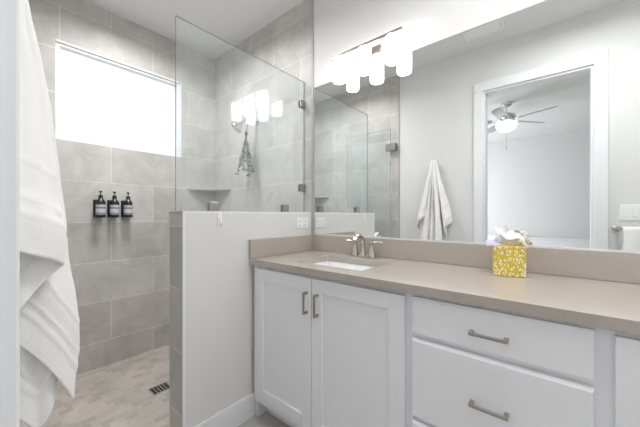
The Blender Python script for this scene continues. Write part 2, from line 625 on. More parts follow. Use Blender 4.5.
# corner shelves
def corner_shelf(name, ycorner, sgn, label):
    pts = [(XW, ycorner), (XW + 0.29, ycorner)]
    n = 8
    for i in range(1, n):
        a = i / n
        x = 0.29 * (1 - a); y = 0.29 * a
        k = 1 - 0.10 * math.sin(PI * a)
        pts.append((XW + x * k, ycorner + sgn * y * k))
    pts.append((XW, ycorner + sgn * 0.29))
    o = MB().prism(pts, 'z', 1.418, 1.437).build(name, M['stone'], bevel=0.003)
    return tag(o, label, 'shelf', 'corner shelves in the shower')
corner_shelf('corner_shelf', D, -1, 'grey stone corner shelf behind the glass panel below the shower head')
corner_shelf('corner_shelf', YB, 1, 'grey corner shelf seen only in the mirror above the reflected pony wall')

# shower head with arm
sh = thing('shower_head', 'chrome shower head on a bent arm from the tiled wall', 'shower head', (-2.035, D, 2.0))
MB().lathe([(0.0, 0.0), (0.030, 0.0), (0.030, 0.004), (0.024, 0.010), (0.0, 0.012)], (-2.035, D, 2.0), (0, -1, 0)).build('wall_flange', M['chrome'], sh, smooth=True)
MB().tube([(-2.035, D - 0.008, 2.0), (-2.035, D - 0.05, 2.002), (-2.035, D - 0.09, 1.995), (-2.035, D - 0.125, 1.972), (-2.035, D - 0.145, 1.952)], 0.009, 14).build('shower_arm', M['chrome'], sh, smooth=True)
hd = Vector((-0.35, -0.62, -0.70)).normalized()
MB().lathe([(0.0, -0.006), (0.012, -0.006), (0.014, 0.012), (0.022, 0.028), (0.052, 0.060), (0.056, 0.066), (0.056, 0.074), (0.052, 0.077), (0.0, 0.077)], (-2.035, D - 0.148, 1.949), hd).build('spray_cone', M['chrome'], sh, smooth=True)

# eucalyptus bundle hanging from the arm
eu = thing('eucalyptus_bundle', 'dried eucalyptus bundle hanging upside down from the shower head', 'dried plant', (-2.06, 1.475, 1.90))
tie = MB()
tie.tube([(-2.035 + 0.0125 * math.cos(a), 1.482, 1.996 + 0.0125 * math.sin(a)) for a in [i * 2 * PI / 14 for i in range(15)]], 0.002, 6)
tie.tube([(-2.035, 1.482, 1.983), (-2.05, 1.478, 1.93), (-2.06, 1.475, 1.880)], 0.002, 6)
tie.lathe([(0.0, -0.014), (0.011, -0.014), (0.013, 0.0), (0.011, 0.014), (0.0, 0.014)], (-2.06, 1.475, 1.875), n=14)
tie.build('twine', M['string'], eu, smooth=True)
rnd = random.Random(3)
for k, (dx, dy, ln) in enumerate([(-0.105, -0.02, 0.32), (-0.085, 0.03, 0.28), (-0.01, -0.05, 0.26), (0.005, 0.03, 0.30), (0.075, -0.03, 0.35), (0.062, 0.02, 0.31)]):
    top = Vector((-2.06, 1.475, 1.905))
    P = []
    for i in range(12):
        t = i / 11
        P.append(top + Vector((dx * (t ** 1.25) + 0.004 * math.sin(7 * t + k), dy * (t ** 1.25), -(ln + 0.045) * t)))
    st = MB().tube(P, [0.0022 * (1 - 0.6 * i / 11) for i in range(12)], 6).build('stem', M['stem'], eu, smooth=True)
    lf = MB()
    for i in range(3, 12):
        for q in range(7):
            t = min(1.0, (i + rnd.random()) / 11)
            c = top + Vector((dx * (t ** 1.25), dy * (t ** 1.25), -(ln + 0.045) * t))
            a = rnd.random() * 2 * PI
            out = Vector((math.cos(a), math.sin(a), -0.55 + 0.5 * rnd.random())).normalized()
            L = (0.025 if i > 4 else 0.017) * (0.6 + 0.5 * rnd.random())
            wv = out.cross(Vector((0, 0, 1))).normalized() * L * 0.36
            up = Vector((0, 0, 1)) * 0.0012
            mid = c + out * L * 0.55
            ring = [c, mid + wv - up, c + out * L, mid - wv - up]
            vs = [lf.bm.verts.new(p) for p in ring] + [lf.bm.verts.new(mid + up * 3)]
            for j in range(4):
                lf.bm.faces.new((vs[j], vs[(j + 1) % 4], vs[4]))
    lf.build('leaves', M['leaf'], st)

# bottles in wall brackets
def make_bottle(y, label):
    x = XW + 0.058
    z0 = 1.166
    b = thing('soap_bottle', label, 'bottle', (x, y, z0), 'black pump bottles on the window wall')
    r = 0.0305
    MB().lathe([(0, 0), (r - 0.004, 0), (r, 0.004), (r, 0.108), (r - 0.003, 0.118), (r - 0.010, 0.128), (0.016, 0.135), (0.013, 0.140), (0.0, 0.140)], (x, y, z0), n=28).build('bottle_body', M['black'], b, smooth=True)
    MB().lathe([(r + 0.0006, 0.014), (r + 0.0006, 0.092), (r + 0.0001, 0.092), (r + 0.0001, 0.014)], (x, y, z0), n=28).build('paper_label', M['label'], b, smooth=True)['label'] = 'pale grey label with darker stripes'
    cp = MB().lathe([(0, 0.1405), (0.0145, 0.1405), (0.0145, 0.160), (0.010, 0.166), (0, 0.166)], (x, y, z0), n=20).build('pump_collar', M['black'], b, smooth=True)
    pm = MB()
    pm.lathe([(0, 0.1665), (0.0035, 0.1665), (0.0035, 0.183), (0.010, 0.186), (0.011, 0.192), (0.008, 0.197), (0, 0.197)], (x, y, z0), n=16)
    pm.tube([(x + 0.004, y, z0 + 0.190), (x + 0.026, y, z0 + 0.190), (x + 0.032, y, z0 + 0.185)], 0.0035, 8)
    pm.build('pump_head', M['black'], b, smooth=True)
    return b
b_labels = ['black pump bottle with grey label, leftmost of the three on the tiled wall',
            'black pump bottle with grey label, middle one of the three on the tiled wall',
            'black pump bottle with grey label, rightmost of the three nearest the glass edge']
k_labels = ['black wall bracket holding the leftmost pump bottle', 'black wall bracket holding the middle pump bottle', 'black wall bracket holding the rightmost pump bottle']
b0 = make_bottle(0.597, b_labels[0])
def make_bracket(y, label):
    x = XW + 0.058
    k = thing('bottle_bracket', label, 'bracket', (x, y, 1.16), 'black bottle brackets on the window wall')
    MB().box(XW, XW + 0.010, y - 0.034, y + 0.026, 1.160, 1.297, 0.003).build('back_plate', M['bracket'], k)
    MB().box(XW + 0.010, XW + 0.090, y - 0.030, y + 0.030, 1.160, 1.1655, 0.002).build('base_shelf', M['bracket'], k)
    return k
k0 = make_bracket(0.597, k_labels[0])
for i, yy in ((1, 0.685), (2, 0.777)):
    c = copy_thing(b0); c.location.y = yy; c['label'] = b_labels[i]
    c = copy_thing(k0); c.location.y = yy; c['label'] = k_labels[i]

# floor drain
dr = thing('floor_drain', 'small rectangular slotted metal drain in the shower floor', 'drain', (-2.075, 0.792, 0.0))
MB().box(-2.118, -2.032, 0.742, 0.842, 0.0005, 0.003, 0.001).build('drain_well', M['dark'], dr)
w = MB()
w.box(-2.125, -2.118, 0.735, 0.849, 0.0005, 0.006); w.box(-2.032, -2.025, 0.735, 0.849, 0.0005, 0.006)
w.box(-2.118, -2.032, 0.735, 0.742, 0.0005, 0.006); w.box(-2.118, -2.032, 0.842, 0.849, 0.0005, 0.006)
for i in range(4):
    y = 0.742 + 0.100 * (i + 1) / 5
    w.box(-2.118, -2.032, y - 0.0035, y + 0.0035, 0.0031, 0.006)
w.build('drain_grate', M['chrome'], dr)

# hook and outlet on the pony wall
hk = thing('adhesive_hook', 'small white adhesive hook on the painted pony wall', 'hook', (XP, 0.826, 1.155))
MB().box(XP + 0.0005, XP + 0.006, 0.813, 0.839, 1.118, 1.193, 0.0027, 3).build('hook_base', M['plastic'], hk, smooth=True)
MB().tube([(XP + 0.006, 0.826, 1.160), (XP + 0.012, 0.826, 1.140), (XP + 0.018, 0.826, 1.128), (XP + 0.026, 0.826, 1.128), (XP + 0.028, 0.826, 1.140)], 0.004, 10).build('hook_arm', M['plastic'], hk, smooth=True)

ol = thing('wall_outlet', 'white double electrical outlet on the pony wall above the side splash', 'outlet', (XP, 1.461, 1.122))
MB().box(XP + 0.0005, XP + 0.006, 1.403, 1.519, 1.085, 1.160, 0.002).build('cover_plate', M['plastic'], ol)
for yy in (1.436, 1.486):
    rc = MB().box(XP + 0.006, XP + 0.008, yy - 0.018, yy + 0.018, 1.092, 1.153, 0.001).build('receptacle', M['plastic'], ol)
    for zz in (1.108, 1.137):
        for dy in (-0.006, 0.006):
            MB().box(XP + 0.008, XP + 0.0084, yy + dy - 0.001, yy + dy + 0.001, zz - 0.004, zz + 0.004).build('slot', M['dark'], rc)

# ================================================================== VANITY
CF = 1.040       # face frame plane
DF = 1.021       # door and drawer front plane
CTF = 1.011      # counter front edge
CB = CNT - 0.034 # counter underside
X0 = XP + 0.016  # cabinets start here
def pull(parent, c, along, length=0.128):
    """bar pull: two posts and a flat bar"""
    x, z = c
    w = MB()
    h = length / 2
    if along == 'z':
        w.box(x - 0.005, x + 0.005, DF - 0.030, DF - 0.023, z - h, z + h, 0.0015)
        for s in (-1, 1):
            w.box(x - 0.005, x + 0.005, DF - 0.023, DF, z + s * (h - 0.006) - 0.006, z + s * (h - 0.006) + 0.006, 0.001)
    else:
        w.box(x - h, x + h, DF - 0.030, DF - 0.023, z - 0.005, z + 0.005, 0.0015)
        for s in (-1, 1):
            w.box(x + s * (h - 0.006) - 0.006, x + s * (h - 0.006) + 0.006, DF - 0.023, DF, z - 0.005, z + 0.005, 0.001)
    return w.build('pull_handle', M['pull'], parent)

def shaker(name, parent, x0, x1, z0, z1):
    """rail-and-stile door with a recessed flat panel"""
    fwid = 0.062
    w = MB()
    w.box(x0, x0 + fwid, DF, CF - 0.0005, z0, z1, 0.0015)
    w.box(x1 - fwid, x1, DF, CF - 0.0005, z0, z1, 0.0015)
    w.box(x0 + fwid, x1 - fwid, DF, CF - 0.0005, z0, z0 + fwid, 0.0015)
    w.box(x0 + fwid, x1 - fwid, DF, CF - 0.0005, z1 - fwid, z1, 0.0015)
    d = w.build(name, M['cab'], parent)
    MB().box(x0 + fwid, x1 - fwid, DF + 0.0075, CF - 0.003, z0 + fwid, z1 - fwid).build('panel', M['cab'], d)
    return d

def cabinet(label, x0, x1, open_top=False):
    c = thing('vanity_cabinet', label, 'cabinet', ((x0 + x1) / 2, 1.3, 0), 'white vanity cabinets')
    w = MB()
    z1 = CB - 0.001
    w.box(x0, x0 + 0.018, CF, D - 0.003, 0.10, z1)
    w.box(x1 - 0.018, x1, CF, D - 0.003, 0.10, z1)
    w.box(x0 + 0.018, x1 - 0.018, CF, D - 0.003, 0.10, 0.118)
    w.box(x0 + 0.018, x1 - 0.018, D - 0.012, D - 0.003, 0.118, z1)
    w.build('carcass', M['cab'], c)
    w = MB()
    w.box(x0 + 0.0005, x0 + 0.036, CF - 0.0003, CF + 0.018, 0.10, z1)
    w.box(x1 - 0.036, x1 - 0.0005, CF - 0.0003, CF + 0.018, 0.10, z1)
    w.box(x0 + 0.036, x1 - 0.036, CF - 0.0003, CF + 0.018, z1 - 0.045, z1)
    w.box(x0 + 0.036, x1 - 0.036, CF - 0.0003, CF + 0.018, 0.10, 0.15)
    return c, w

# sink base
xa, xb, xc = X0, -0.431, 0.088
c1, w = cabinet('white sink base cabinet with two shaker doors beside the pony wall', xa, xb)
w.box(-0.935, -0.885, CF, CF + 0.018, 0.15, CB - 0.046)
w.build('face_frame', M['cab'], c1)
d1 = shaker('door', c1, -1.335, -0.9105, 0.140, 0.877)
pull(d1, (-0.936, 0.758), 'z', 0.106)
d2 = shaker('door', c1, -0.9065, -0.4475, 0.140, 0.877)
pull(d2, (-0.868, 0.758), 'z', 0.106)
w = MB()
w.box(xa, xa + 0.018, CF + 0.012, D - 0.003, 0.0, 0.0995)
w.box(xa + 0.018, xb - 0.0005, CF + 0.075, CF + 0.090, 0.0, 0.0995)
w.build('toe_kick', M['cab'], c1)
# drawer stack
c2, w = cabinet('white cabinet with a stack of flat drawers below the tissue box', xb, xc)
for z in (0.736, 0.435):
    w.box(xb + 0.036, xc - 0.036, CF, CF + 0.018, z - 0.02, z + 0.02)
w.build('face_frame', M['cab'], c2)
def drawer(z0, z1):
    x0, x1 = -0.416, 0.070
    b = 0.011
    w = MB()
    # slab front whose edges fall back in a shallow slope
    f = [(x0 + b * 0.3, z0 + b), (x1 - b * 0.3, z0 + b), (x1 - b * 0.3, z1 - b), (x0 + b * 0.3, z1 - b)]
    g = [(x0, z0), (x1, z0), (x1, z1), (x0, z1)]
    va = [w.bm.verts.new((p[0], DF, p[1])) for p in f]
    vb = [w.bm.verts.new((p[0], DF + 0.006, p[1])) for p in g]
    vc = [w.bm.verts.new((p[0], CF - 0.0005, p[1])) for p in g]
    w.bm.faces.new(va); w.bm.faces.new(vc)
    for A, B in ((va, vb), (vb, vc)):
        for i in range(4):
            w.bm.faces.new((A[i], A[(i + 1) % 4], B[(i + 1) % 4], B[i]))
    bmesh.ops.recalc_face_normals(w.bm, faces=w.bm.faces)
    d = w.build('drawer', M['cab'], c2)
    return d
dd = drawer(0.742, 0.880); pull(dd, (-0.169, 0.806), 'x', 0.106)
dd = drawer(0.440, 0.730); pull(dd, (-0.169, 0.581), 'x', 0.106)
dd = drawer(0.140, 0.430); pull(dd, (-0.169, 0.285), 'x', 0.106)
MB().box(xb, xc - 0.0005, CF + 0.075, CF + 0.090, 0.0, 0.0995).build('toe_kick', M['cab'], c2)
# right-hand cabinet
c3, w = cabinet('white cabinet at the right edge with a shaker door', xc, XR - 0.002)
w.box(0.495, 0.545, CF, CF + 0.018, 0.15, CB - 0.046)
w.build('face_frame', M['cab'], c3)
d3 = shaker('door', c3, 0.107, 0.518, 0.140, 0.877)
pull(d3, (0.486, 0.760), 'z', 0.115)
d4 = shaker('door', c3, 0.522, 0.930, 0.140, 0.877)
pull(d4, (0.554, 0.760), 'z', 0.115)
MB().box(xc, XR - 0.002, CF + 0.075, CF + 0.090, 0.0, 0.0995).build('toe_kick', M['cab'], c3)

# countertop with sink cut-out
SX0, SX1, SY0, SY1 = -1.115, -0.690, 1.115, 1.408
ct = thing('countertop', 'long taupe quartz vanity countertop with raised splashes', 'countertop', (-0.2, 1.3, CB))
def slab_with_hole(x0, x1, y0, y1, z0, z1, hx0, hx1, hy0, hy1, r, n=6):
    w = MB()
    inner = []
    for cx, cy, a0 in ((hx1 - r, hy1 - r, 0), (hx0 + r, hy1 - r, 90), (hx0 + r, hy0 + r, 180), (hx1 - r, hy0 + r, 270)):
        for i in range(n + 1):
            a = math.radians(a0 + 90 * i / n)
            inner.append((cx + r * math.cos(a), cy + r * math.sin(a)))
    outer = [(x1, y1), (x0, y1), (x0, y0), (x1, y0)]
    bm = w.bm
    lv = {}
    for z in (z0, z1):
        vi = [bm.verts.new((p[0], p[1], z)) for p in inner]
        vo = [bm.verts.new((p[0], p[1], z)) for p in outer]
        lv[z] = (vi, vo)
        m = n + 1
        for k in range(4):
            seg = vi[k * m:(k + 1) * m]
            for a, b in zip(seg, seg[1:]):
                bm.faces.new((vo[k], a, b))
            nx = vi[((k + 1) * m) % len(vi)]
            bm.faces.new((vo[k], seg[-1], nx, vo[(k + 1) % 4]))
    for s in (0, 1):
        A, B = lv[z0][s], lv[z1][s]
        for i in range(len(A)):
            j = (i + 1) % len(A)
            bm.faces.new((A[i], A[j], B[j], B[i]))
    bmesh.ops.recalc_face_normals(bm, faces=bm.faces)
    return w
slab_with_hole(XP + 0.001, XR - 0.001, CTF, D - 0.001, CB, CNT, SX0, SX1, SY0, SY1, 0.022).build('slab', M['quartz'], ct, bevel=0.0015)
MB().box(XP + 0.0215, XR - 0.001, D - 0.021, D - 0.001, CNT + 0.0005, BS, 0.0015).build('back_splash', M['quartz'], ct)
MB().box(XP + 0.001, XP + 0.021, CTF, D - 0.001, CNT + 0.0005, BS, 0.0015).build('side_splash', M['quartz'], ct)

# undermount sink
sk = thing('sink', 'white rectangular undermount sink set in the taupe counter', 'sink', (-0.90, 1.26, CB - 0.15))
def basin():
    w = MB()
    bm = w.bm
    def ring(x0, x1, y0, y1, z, r, n=6):
        out = []
        for cx, cy, a0 in ((x1 - r, y1 - r, 0), (x0 + r, y1 - r, 90), (x0 + r, y0 + r, 180), (x1 - r, y0 + r, 270)):
            for i in range(n + 1):
                a = math.radians(a0 + 90 * i / n)
                out.append(bm.verts.new((cx + r * math.cos(a), cy + r * math.sin(a), z)))
        return out
    zt = CB - 0.0008
    g = 0.004
    rings = [ring(SX0 - 0.02, SX1 + 0.02, SY0 - 0.02, SY1 + 0.02, zt, 0.03),
             ring(SX0 - g, SX1 + g, SY0 - g, SY1 + g, zt, 0.024),
             ring(SX0 + 0.001, SX1 - 0.001, SY0 + 0.001, SY1 - 0.001, zt - 0.012, 0.026),
             ring(SX0 + 0.012, SX1 - 0.012, SY0 + 0.012, SY1 - 0.012, zt - 0.090, 0.034),
             ring(SX0 + 0.030, SX1 - 0.030, SY0 + 0.030, SY1 - 0.030, zt - 0.118, 0.040),
             ring(SX0 + 0.12, SX1 - 0.12, SY0 + 0.10, SY1 - 0.10, zt - 0.126, 0.04),
             ring(-0.9325, -0.8725, 1.2315, 1.2915, zt - 0.128, 0.029)]
    for A, B in zip(rings, rings[1:]):
        for i in range(len(A)):
            j = (i + 1) % len(A)
            bm.faces.new((A[i], A[j], B[j], B[i]))
    bm.faces.new(rings[-1])
    bmesh.ops.recalc_face_normals(bm, faces=bm.faces)
    for f in bm.faces:
        f.smooth = True
    if sum(f.normal.z for f in bm.faces) < 0:
        bmesh.ops.reverse_faces(bm, faces=bm.faces)
    return w
bs_ = basin().build('basin', M['ceramic'], sk, smooth=True)
sd = bs_.modifiers.new('thick', 'SOLIDIFY'); sd.thickness = 0.008; sd.offset = -1
MB().lathe([(0, 0.0), (0.026, 0.0), (0.028, 0.002), (0.020, 0.004), (0.0, 0.003)], (-0.9025, 1.2615, CB - 0.1285), n=24).build('sink_drain', M['nickel'], sk, smooth=True)

# faucet: two-handle centreset with a high arc spout
FX, FY = -0.910, 1.490
fa = thing('faucet', 'brushed nickel two-handle faucet with arched spout behind the sink', 'faucet', (FX, FY, CNT))
def escutcheon():
    w = MB()
    pts = []
    for i in range(13):
        a = -PI / 2 + PI * i / 12
        pts.append((FX + 0.058 + 0.028 * math.cos(a), FY + 0.028 * math.sin(a)))
    for i in range(13):
        a = PI / 2 + PI * i / 12
        pts.append((FX - 0.058 + 0.028 * math.cos(a), FY + 0.028 * math.sin(a)))
    return w.prism(pts, 'z', CNT + 0.0003, CNT + 0.010)
escutcheon().build('base_plate', M['nickel'], fa, bevel=0.003)
SPP = [(FX, FY, CNT + 0.010), (FX, FY + 0.002, CNT + 0.04), (FX, FY + 0.001, CNT + 0.080)]
for i in range(1, 11):
    a = PI * (i / 10) * 0.86
    SPP.append((FX, FY + 0.001 - 0.048 * (1 - math.cos(a)), CNT + 0.080 + 0.052 * math.sin(a)))
SPR = [0.023, 0.0155, 0.0130] + [0.0130 + 0.0015 * i / 10 for i in range(1, 11)]
MB().tube(SPP, SPR, 20).build('spout', M['nickel'], fa, smooth=True)
for s in (-1, 1):
    hx = FX + s * 0.058
    h = MB().lathe([(0, 0.0102), (0.0265, 0.0102), (0.0255, 0.016), (0.019, 0.040), (0.0140, 0.065), (0.0120, 0.077), (0.0140, 0.083), (0.0130, 0.090), (0.0, 0.093)], (hx, FY, CNT), n=24).build('handle', M['nickel'], fa, smooth=True)
    MB().tube([(hx - s * 0.006, FY, CNT + 0.087), (hx + s * 0.015, FY, CNT + 0.093), (hx + s * 0.045, FY - 0.003, CNT + 0.095), (hx + s * 0.070, FY - 0.004, CNT + 0.093), (hx + s * 0.082, FY - 0.004, CNT + 0.091)], [0.011, 0.012, 0.0115, 0.010, 0.005], 14, flat=0.6).build('lever', M['nickel'], h, smooth=True)

# mirror
mr = MB().box(-1.358, XR - 0.004, D - 0.0075, D - 0.0015, BS + 0.003, 2.100, 0.0012, 1).build('wall_mirror', M['mirror'])
MB().box(-1.358, XR - 0.004, D - 0.0110, D - 0.0085, BS + 0.0008, BS + 0.010, 0.0006).build('bottom_strip', M['mirror_strip'], mr)  # thin pale strip along the mirror's lower edge
tag(mr, 'large frameless mirror across the vanity wall above the splash', 'mirror')

# vanity light
LX, LZ = -0.896, 2.172
LY = D - 0.085
vl = thing('vanity_light', 'nickel bar wall light with three lit opal cylinder shades above the mirror', 'wall light', (LX, D, 2.18))
MB().box(LX - 0.064, LX + 0.076, D - 0.022, D - 0.001, 2.106, 2.205, 0.004).build('back_plate', M['nickel'], vl)
w = MB()
w.box(LX - 0.012, LX + 0.012, LY - 0.006, D - 0.022, LZ - 0.010, LZ + 0.010, 0.002)
w.build('arm', M['nickel'], vl)
w = MB()
w.box(LX - 0.243, LX + 0.243, LY - 0.014, LY + 0.014, LZ + 0.0105, LZ + 0.029, 0.003)
w.build('bar', M['nickel'], vl)
for i in (-1, 0, 1):
    x = LX + i * 0.183
    sck = MB().lathe([(0, 0.010), (0.020, 0.010), (0.022, 0.0085), (0.022, 0.0045), (0.0, 0.0045)], (x, LY, LZ), n=24)
    sck.build('socket', M['nickel'], vl, smooth=True)
    s = MB().lathe([(0.0, 0.004), (0.034, 0.004), (0.041, -0.003), (0.0425, -0.014), (0.0425, -0.132), (0.039, -0.142), (0.0, -0.146)], (x, LY, LZ), n=32)
    s.build('glass_shade', M['opal'], vl, smooth=True)['label'] = 'lit white opal glass cylinder'

# ------------------------------------------------------------------ tissue box
TBX, TBY = -0.168, 1.450
ta = math.radians(12)
tb = thing('tissue_box', 'yellow patterned cube tissue box on the counter with tissues pulled out', 'tissue box', (TBX, TBY, CNT), rz=ta)
hw_ = 0.0555
MB().box(-hw_, hw_, -hw_, hw_, 0.0005, 0.124, 0.0015, 1).build('carton', M['boxpaper'], tb, world=False)
def crumple(pts_fn, n, m, material, name):
    w = MB()
    g = [[w.bm.verts.new(pts_fn(i / (n - 1), j / (m - 1))) for j in range(m)] for i in range(n)]
    for i in range(n - 1):
        for j in range(m - 1):
            w.bm.faces.new((g[i][j], g[i + 1][j], g[i + 1][j + 1], g[i][j + 1]))
    o = w.build(name, material, tb, world=False, smooth=True)
    s = o.modifiers.new('sub', 'SUBSURF'); s.levels = 2; s.render_levels = 2
    sd = o.modifiers.new('thick', 'SOLIDIFY'); sd.thickness = 0.0012
    return o
rt = random.Random(11)
J = [[(rt.uniform(-1, 1), rt.uniform(-1, 1), rt.uniform(-1, 1)) for _ in range(12)] for _ in range(12)]
def tissue_main(u, v):
    i, j = int(round(u * 10)), int(round(v * 6))
    jx, jy, jz = J[i][j]
    x = (-0.046 + 0.096 * u) * (0.42 + 0.62 * math.sin(v * PI * 0.62))
    crest = 0.064 - 0.034 * u + 0.012 * math.sin(u * 8.5 + 0.7)
    z = 0.1265 + crest * math.sin(v * PI * 0.80) * 1.05 + jz * 0.005 * v
    y = 0.012 - 0.052 * v + 0.007 * math.sin(u * 12) * v
    return (x + jx * 0.004 * v, y + jy * 0.004 * v, max(z, 0.1265))
crumple(tissue_main, 11, 7, M['tissue'], 'tissue')
def tissue_back(u, v):
    i, j = int(round(u * 8)), int(round(v * 5)) + 6
    jx, jy, jz = J[i][j]
    x = (-0.030 + 0.086 * u) * (0.45 + 0.62 * v)
    z = 0.1265 + (0.050 + 0.014 * math.sin(u * 7 + 4.2)) * math.sin(v * PI * 0.66) + jz * 0.004 * v
    return (x + jx * 0.005 * v, 0.006 + 0.034 * v + 0.008 * math.sin(u * 9) * v + jy * 0.004 * v, z)
crumple(tissue_back, 9, 6, M['tissue'], 'tissue')
def tissue_left(u, v):
    i, j = int(round(u * 5)), int(round(v * 4))
    jx, jy, jz = J[i + 6][j]
    return (-0.024 - 0.060 * v + 0.004 * jx, -0.045 + 0.075 * u + 0.006 * jy * v, 0.1270 + 0.036 * math.sin(v * PI * 0.62) * (0.25 + 0.75 * math.sin(u * PI)) - 0.018 * v + 0.002 * jz)
crumple(tissue_left, 6, 5, M['lavender'], 'tissue')['label'] = 'printed tissue, shade put into its lavender colour, lying over the left edge'
def tissue_right(u, v):
    i, j = int(round(u * 5)), int(round(v * 4))
    jx, jy, jz = J[i][j + 5]
    return (0.030 + 0.038 * v + 0.003 * jx, -0.015 + 0.05 * u + 0.005 * jy * v, 0.1275 + 0.042 * math.sin(v * PI * 0.7) * (0.5 + 0.5 * math.sin(u * PI)) - 0.036 * v * v + 0.002 * jz)
crumple(tissue_right, 6, 5, M['beige'], 'tissue')['label'] = 'cream tissue lying over the right edge'

# ================================================================== TOWELS
def table(tab):
    def f(t):
        for (a, va), (b, vb) in zip(tab, tab[1:]):
            if t <= b:
                k = (t - a) / (b - a)
                k = k * k * (3 - 2 * k) * 0.35 + k * 0.65
                return va + (vb - va) * k
        return tab[-1][1]
    return f
# how far the cloth stands off the wall, and how wide it spreads, on the way down
g_out = table([(0, 0.0), (0.04, 0.10), (0.073, 0.20), (0.19, 0.41), (0.30, 0.57), (0.44, 0.73), (0.59, 0.89), (0.74, 1.02), (0.87, 1.07), (1.0, 1.0)])
g_wide = table([(0, 0.22), (0.10, 0.27), (0.22, 0.36), (0.36, 0.55), (0.60, 0.86), (0.80, 1.02), (1.0, 1.0)])
g_flap = table([(0, 0.08), (0.14, 0.20), (0.27, 0.31), (0.49, 0.52), (0.75, 0.84), (0.90, 0.99), (1.0, 1.0)])
g_flap_out = table([(0, 0.0), (0.10, 0.20), (0.29, 0.48), (0.46, 0.68), (0.68, 0.89), (0.85, 1.02), (1.0, 1.0)])

def catmull(pts, n):
    out = []
    P = [Vector(p) for p in pts]
    P = [P[0] * 2 - P[1]] + P + [P[-1] * 2 - P[-2]]
    for i in range(1, len(P) - 2):
        for k in range(n):
            t = k / n
            a, b, c, d = P[i - 1], P[i], P[i + 1], P[i + 2]
            out.append(0.5 * ((2 * b) + (c - a) * t + (2 * a - 5 * b + 4 * c - d) * t * t + (3 * b - a - 3 * c + d) * t ** 3))
    out.append(P[-2])
    return out

def hung_sheet(w, uvs, hook, hem, rows=120, n=9, seed=1, gx=g_wide, gy=g_out, rip=0.004, nrip=5):
    """cloth gathered at one hook point and fanning out down to a hem line"""
    H = Vector(hook)
    R = random.Random(seed)
    ph = [R.uniform(0, 6.28) for _ in range(6)]
    hem = catmull(hem, n)
    N = len(hem)
    tang = []
    for s in range(N):
        d = hem[min(s + 1, N - 1)] - hem[max(s - 1, 0)]
        d.z = 0
        d = d.normalized() if d.length > 1e-6 else Vector((1, 0, 0))
        tang.append(Vector((-d.y, d.x, 0)))
    grid = []
    for s, e in enumerate(hem):
        q = s / (N - 1)
        col = []
        for r in range(rows):
            t = r / (rows - 1)
            x = H.x + (e.x - H.x) * gx(t)
            y = H.y + (e.y - H.y) * gy(t)
            z = H.z + (e.z - H.z) * t
            env = min(1, t * 5) * (1 - 0.35 * t)
            k = rip * env * (math.sin(2 * PI * nrip * q + ph[0] + 1.6 * t) + 0.6 * math.sin(2 * PI * nrip * 1.9 * q + ph[1] - 2.2 * t)) \
                + 0.0030 * math.sin(11 * t + ph[2] + 5 * q) + 0.0022 * math.sin(23 * t + ph[3] - 9 * q) * t
            dist = (1 - t) * (H.z - e.z)
            for b0_, b1_ in ((0.075, 0.090), (0.112, 0.124), (0.190, 0.205)):
                if b0_ <= dist <= b1_:
                    k -= 0.0024
            top = 0.020 * math.sqrt(max(0, 1 - (2 * q - 1) ** 2)) * math.exp(-t * 9)
            p = Vector((x, y, z + top)) + tang[s] * k
            p.y = max(p.y, YB + 0.008)
            v = w.bm.verts.new(p)
            uvs[v] = (q, (1 - t) * (H.z - e.z))
            col.append(v)
        grid.append(col)
    for a, b in zip(grid, grid[1:]):
        for r in range(rows - 1):
            w.bm.faces.new((a[r], a[r + 1], b[r + 1], b[r]))

def finish_cloth(w, uvs, name, parent, thick=0.007):
    lay = w.bm.loops.layers.uv.new('UVMap')
    for f in w.bm.faces:
        for l in f.loops:
            l[lay].uv = uvs[l.vert]
    o = w.build(name, M['terry'], parent, smooth=True)
    sd = o.modifiers.new('thick', 'SOLIDIFY'); sd.thickness = thick; sd.offset = 0
    sb = o.modifiers.new('sub', 'SUBSURF'); sb.levels = 1; sb.render_levels = 1
    return o

HK = (-1.010, YB + 0.040, 1.735)
tw = MB(); uvs = {}
# long layer with its low corner towards the room, then folds back to the far side
hung_sheet(tw, uvs, HK, [(-0.935, YB + 0.020, 0.920), (-0.925, 0.095, 0.838), (-0.945, 0.156, 0.712), (-0.965, 0.128, 0.775), (-0.985, 0.070, 0.775), (-0.998, 0.090, 0.735), (-1.018, 0.118, 0.720),
                         (-1.040, 0.060, 0.73), (-1.070, 0.105, 0.71), (-1.105, 0.125, 0.70), (-1.135, 0.080, 0.72), (-1.150, YB + 0.018, 0.75)], seed=2)
# the layer just behind it, hanging lower by the wall
hung_sheet(tw, uvs, (HK[0] - 0.004, HK[1], HK[2] - 0.004), [(-0.950, YB + 0.022, 0.770), (-0.945, 0.060, 0.715), (-0.945, 0.092, 0.672), (-0.952, 0.112, 0.705), (-0.962, 0.114, 0.760), (-0.985, 0.095, 0.790)], seed=4, nrip=2)
# short folded-over layers on both sides
hung_sheet(tw, uvs, (HK[0] + 0.012, HK[1] + 0.012, HK[2] + 0.003), [(-0.838, YB + 0.014, 1.120), (-0.836, 0.060, 1.102), (-0.856, 0.100, 1.082), (-0.884, 0.124, 1.062), (-0.893, 0.110, 1.045), (-0.895, 0.085, 1.015), (-0.892, 0.055, 0.975), (-0.890, 0.032, 0.945)], rows=90, seed=5, gx=g_flap, gy=g_flap_out, rip=0.003, nrip=3)
hung_sheet(tw, uvs, (HK[0] - 0.012, HK[1] + 0.012, HK[2] + 0.003), [(-1.172, YB + 0.016, 1.02), (-1.180, 0.065, 1.06), (-1.150, 0.120, 1.10), (-1.110, 0.138, 1.14), (-1.080, 0.120, 1.17)], rows=90, seed=8, gx=g_flap, gy=g_flap_out, rip=0.004, nrip=3)
bt = finish_cloth(tw, uvs, 'bath_towel', None)
tag(bt, 'white terry bath towel hanging in folds from a hook beside the doorway', 'towel')

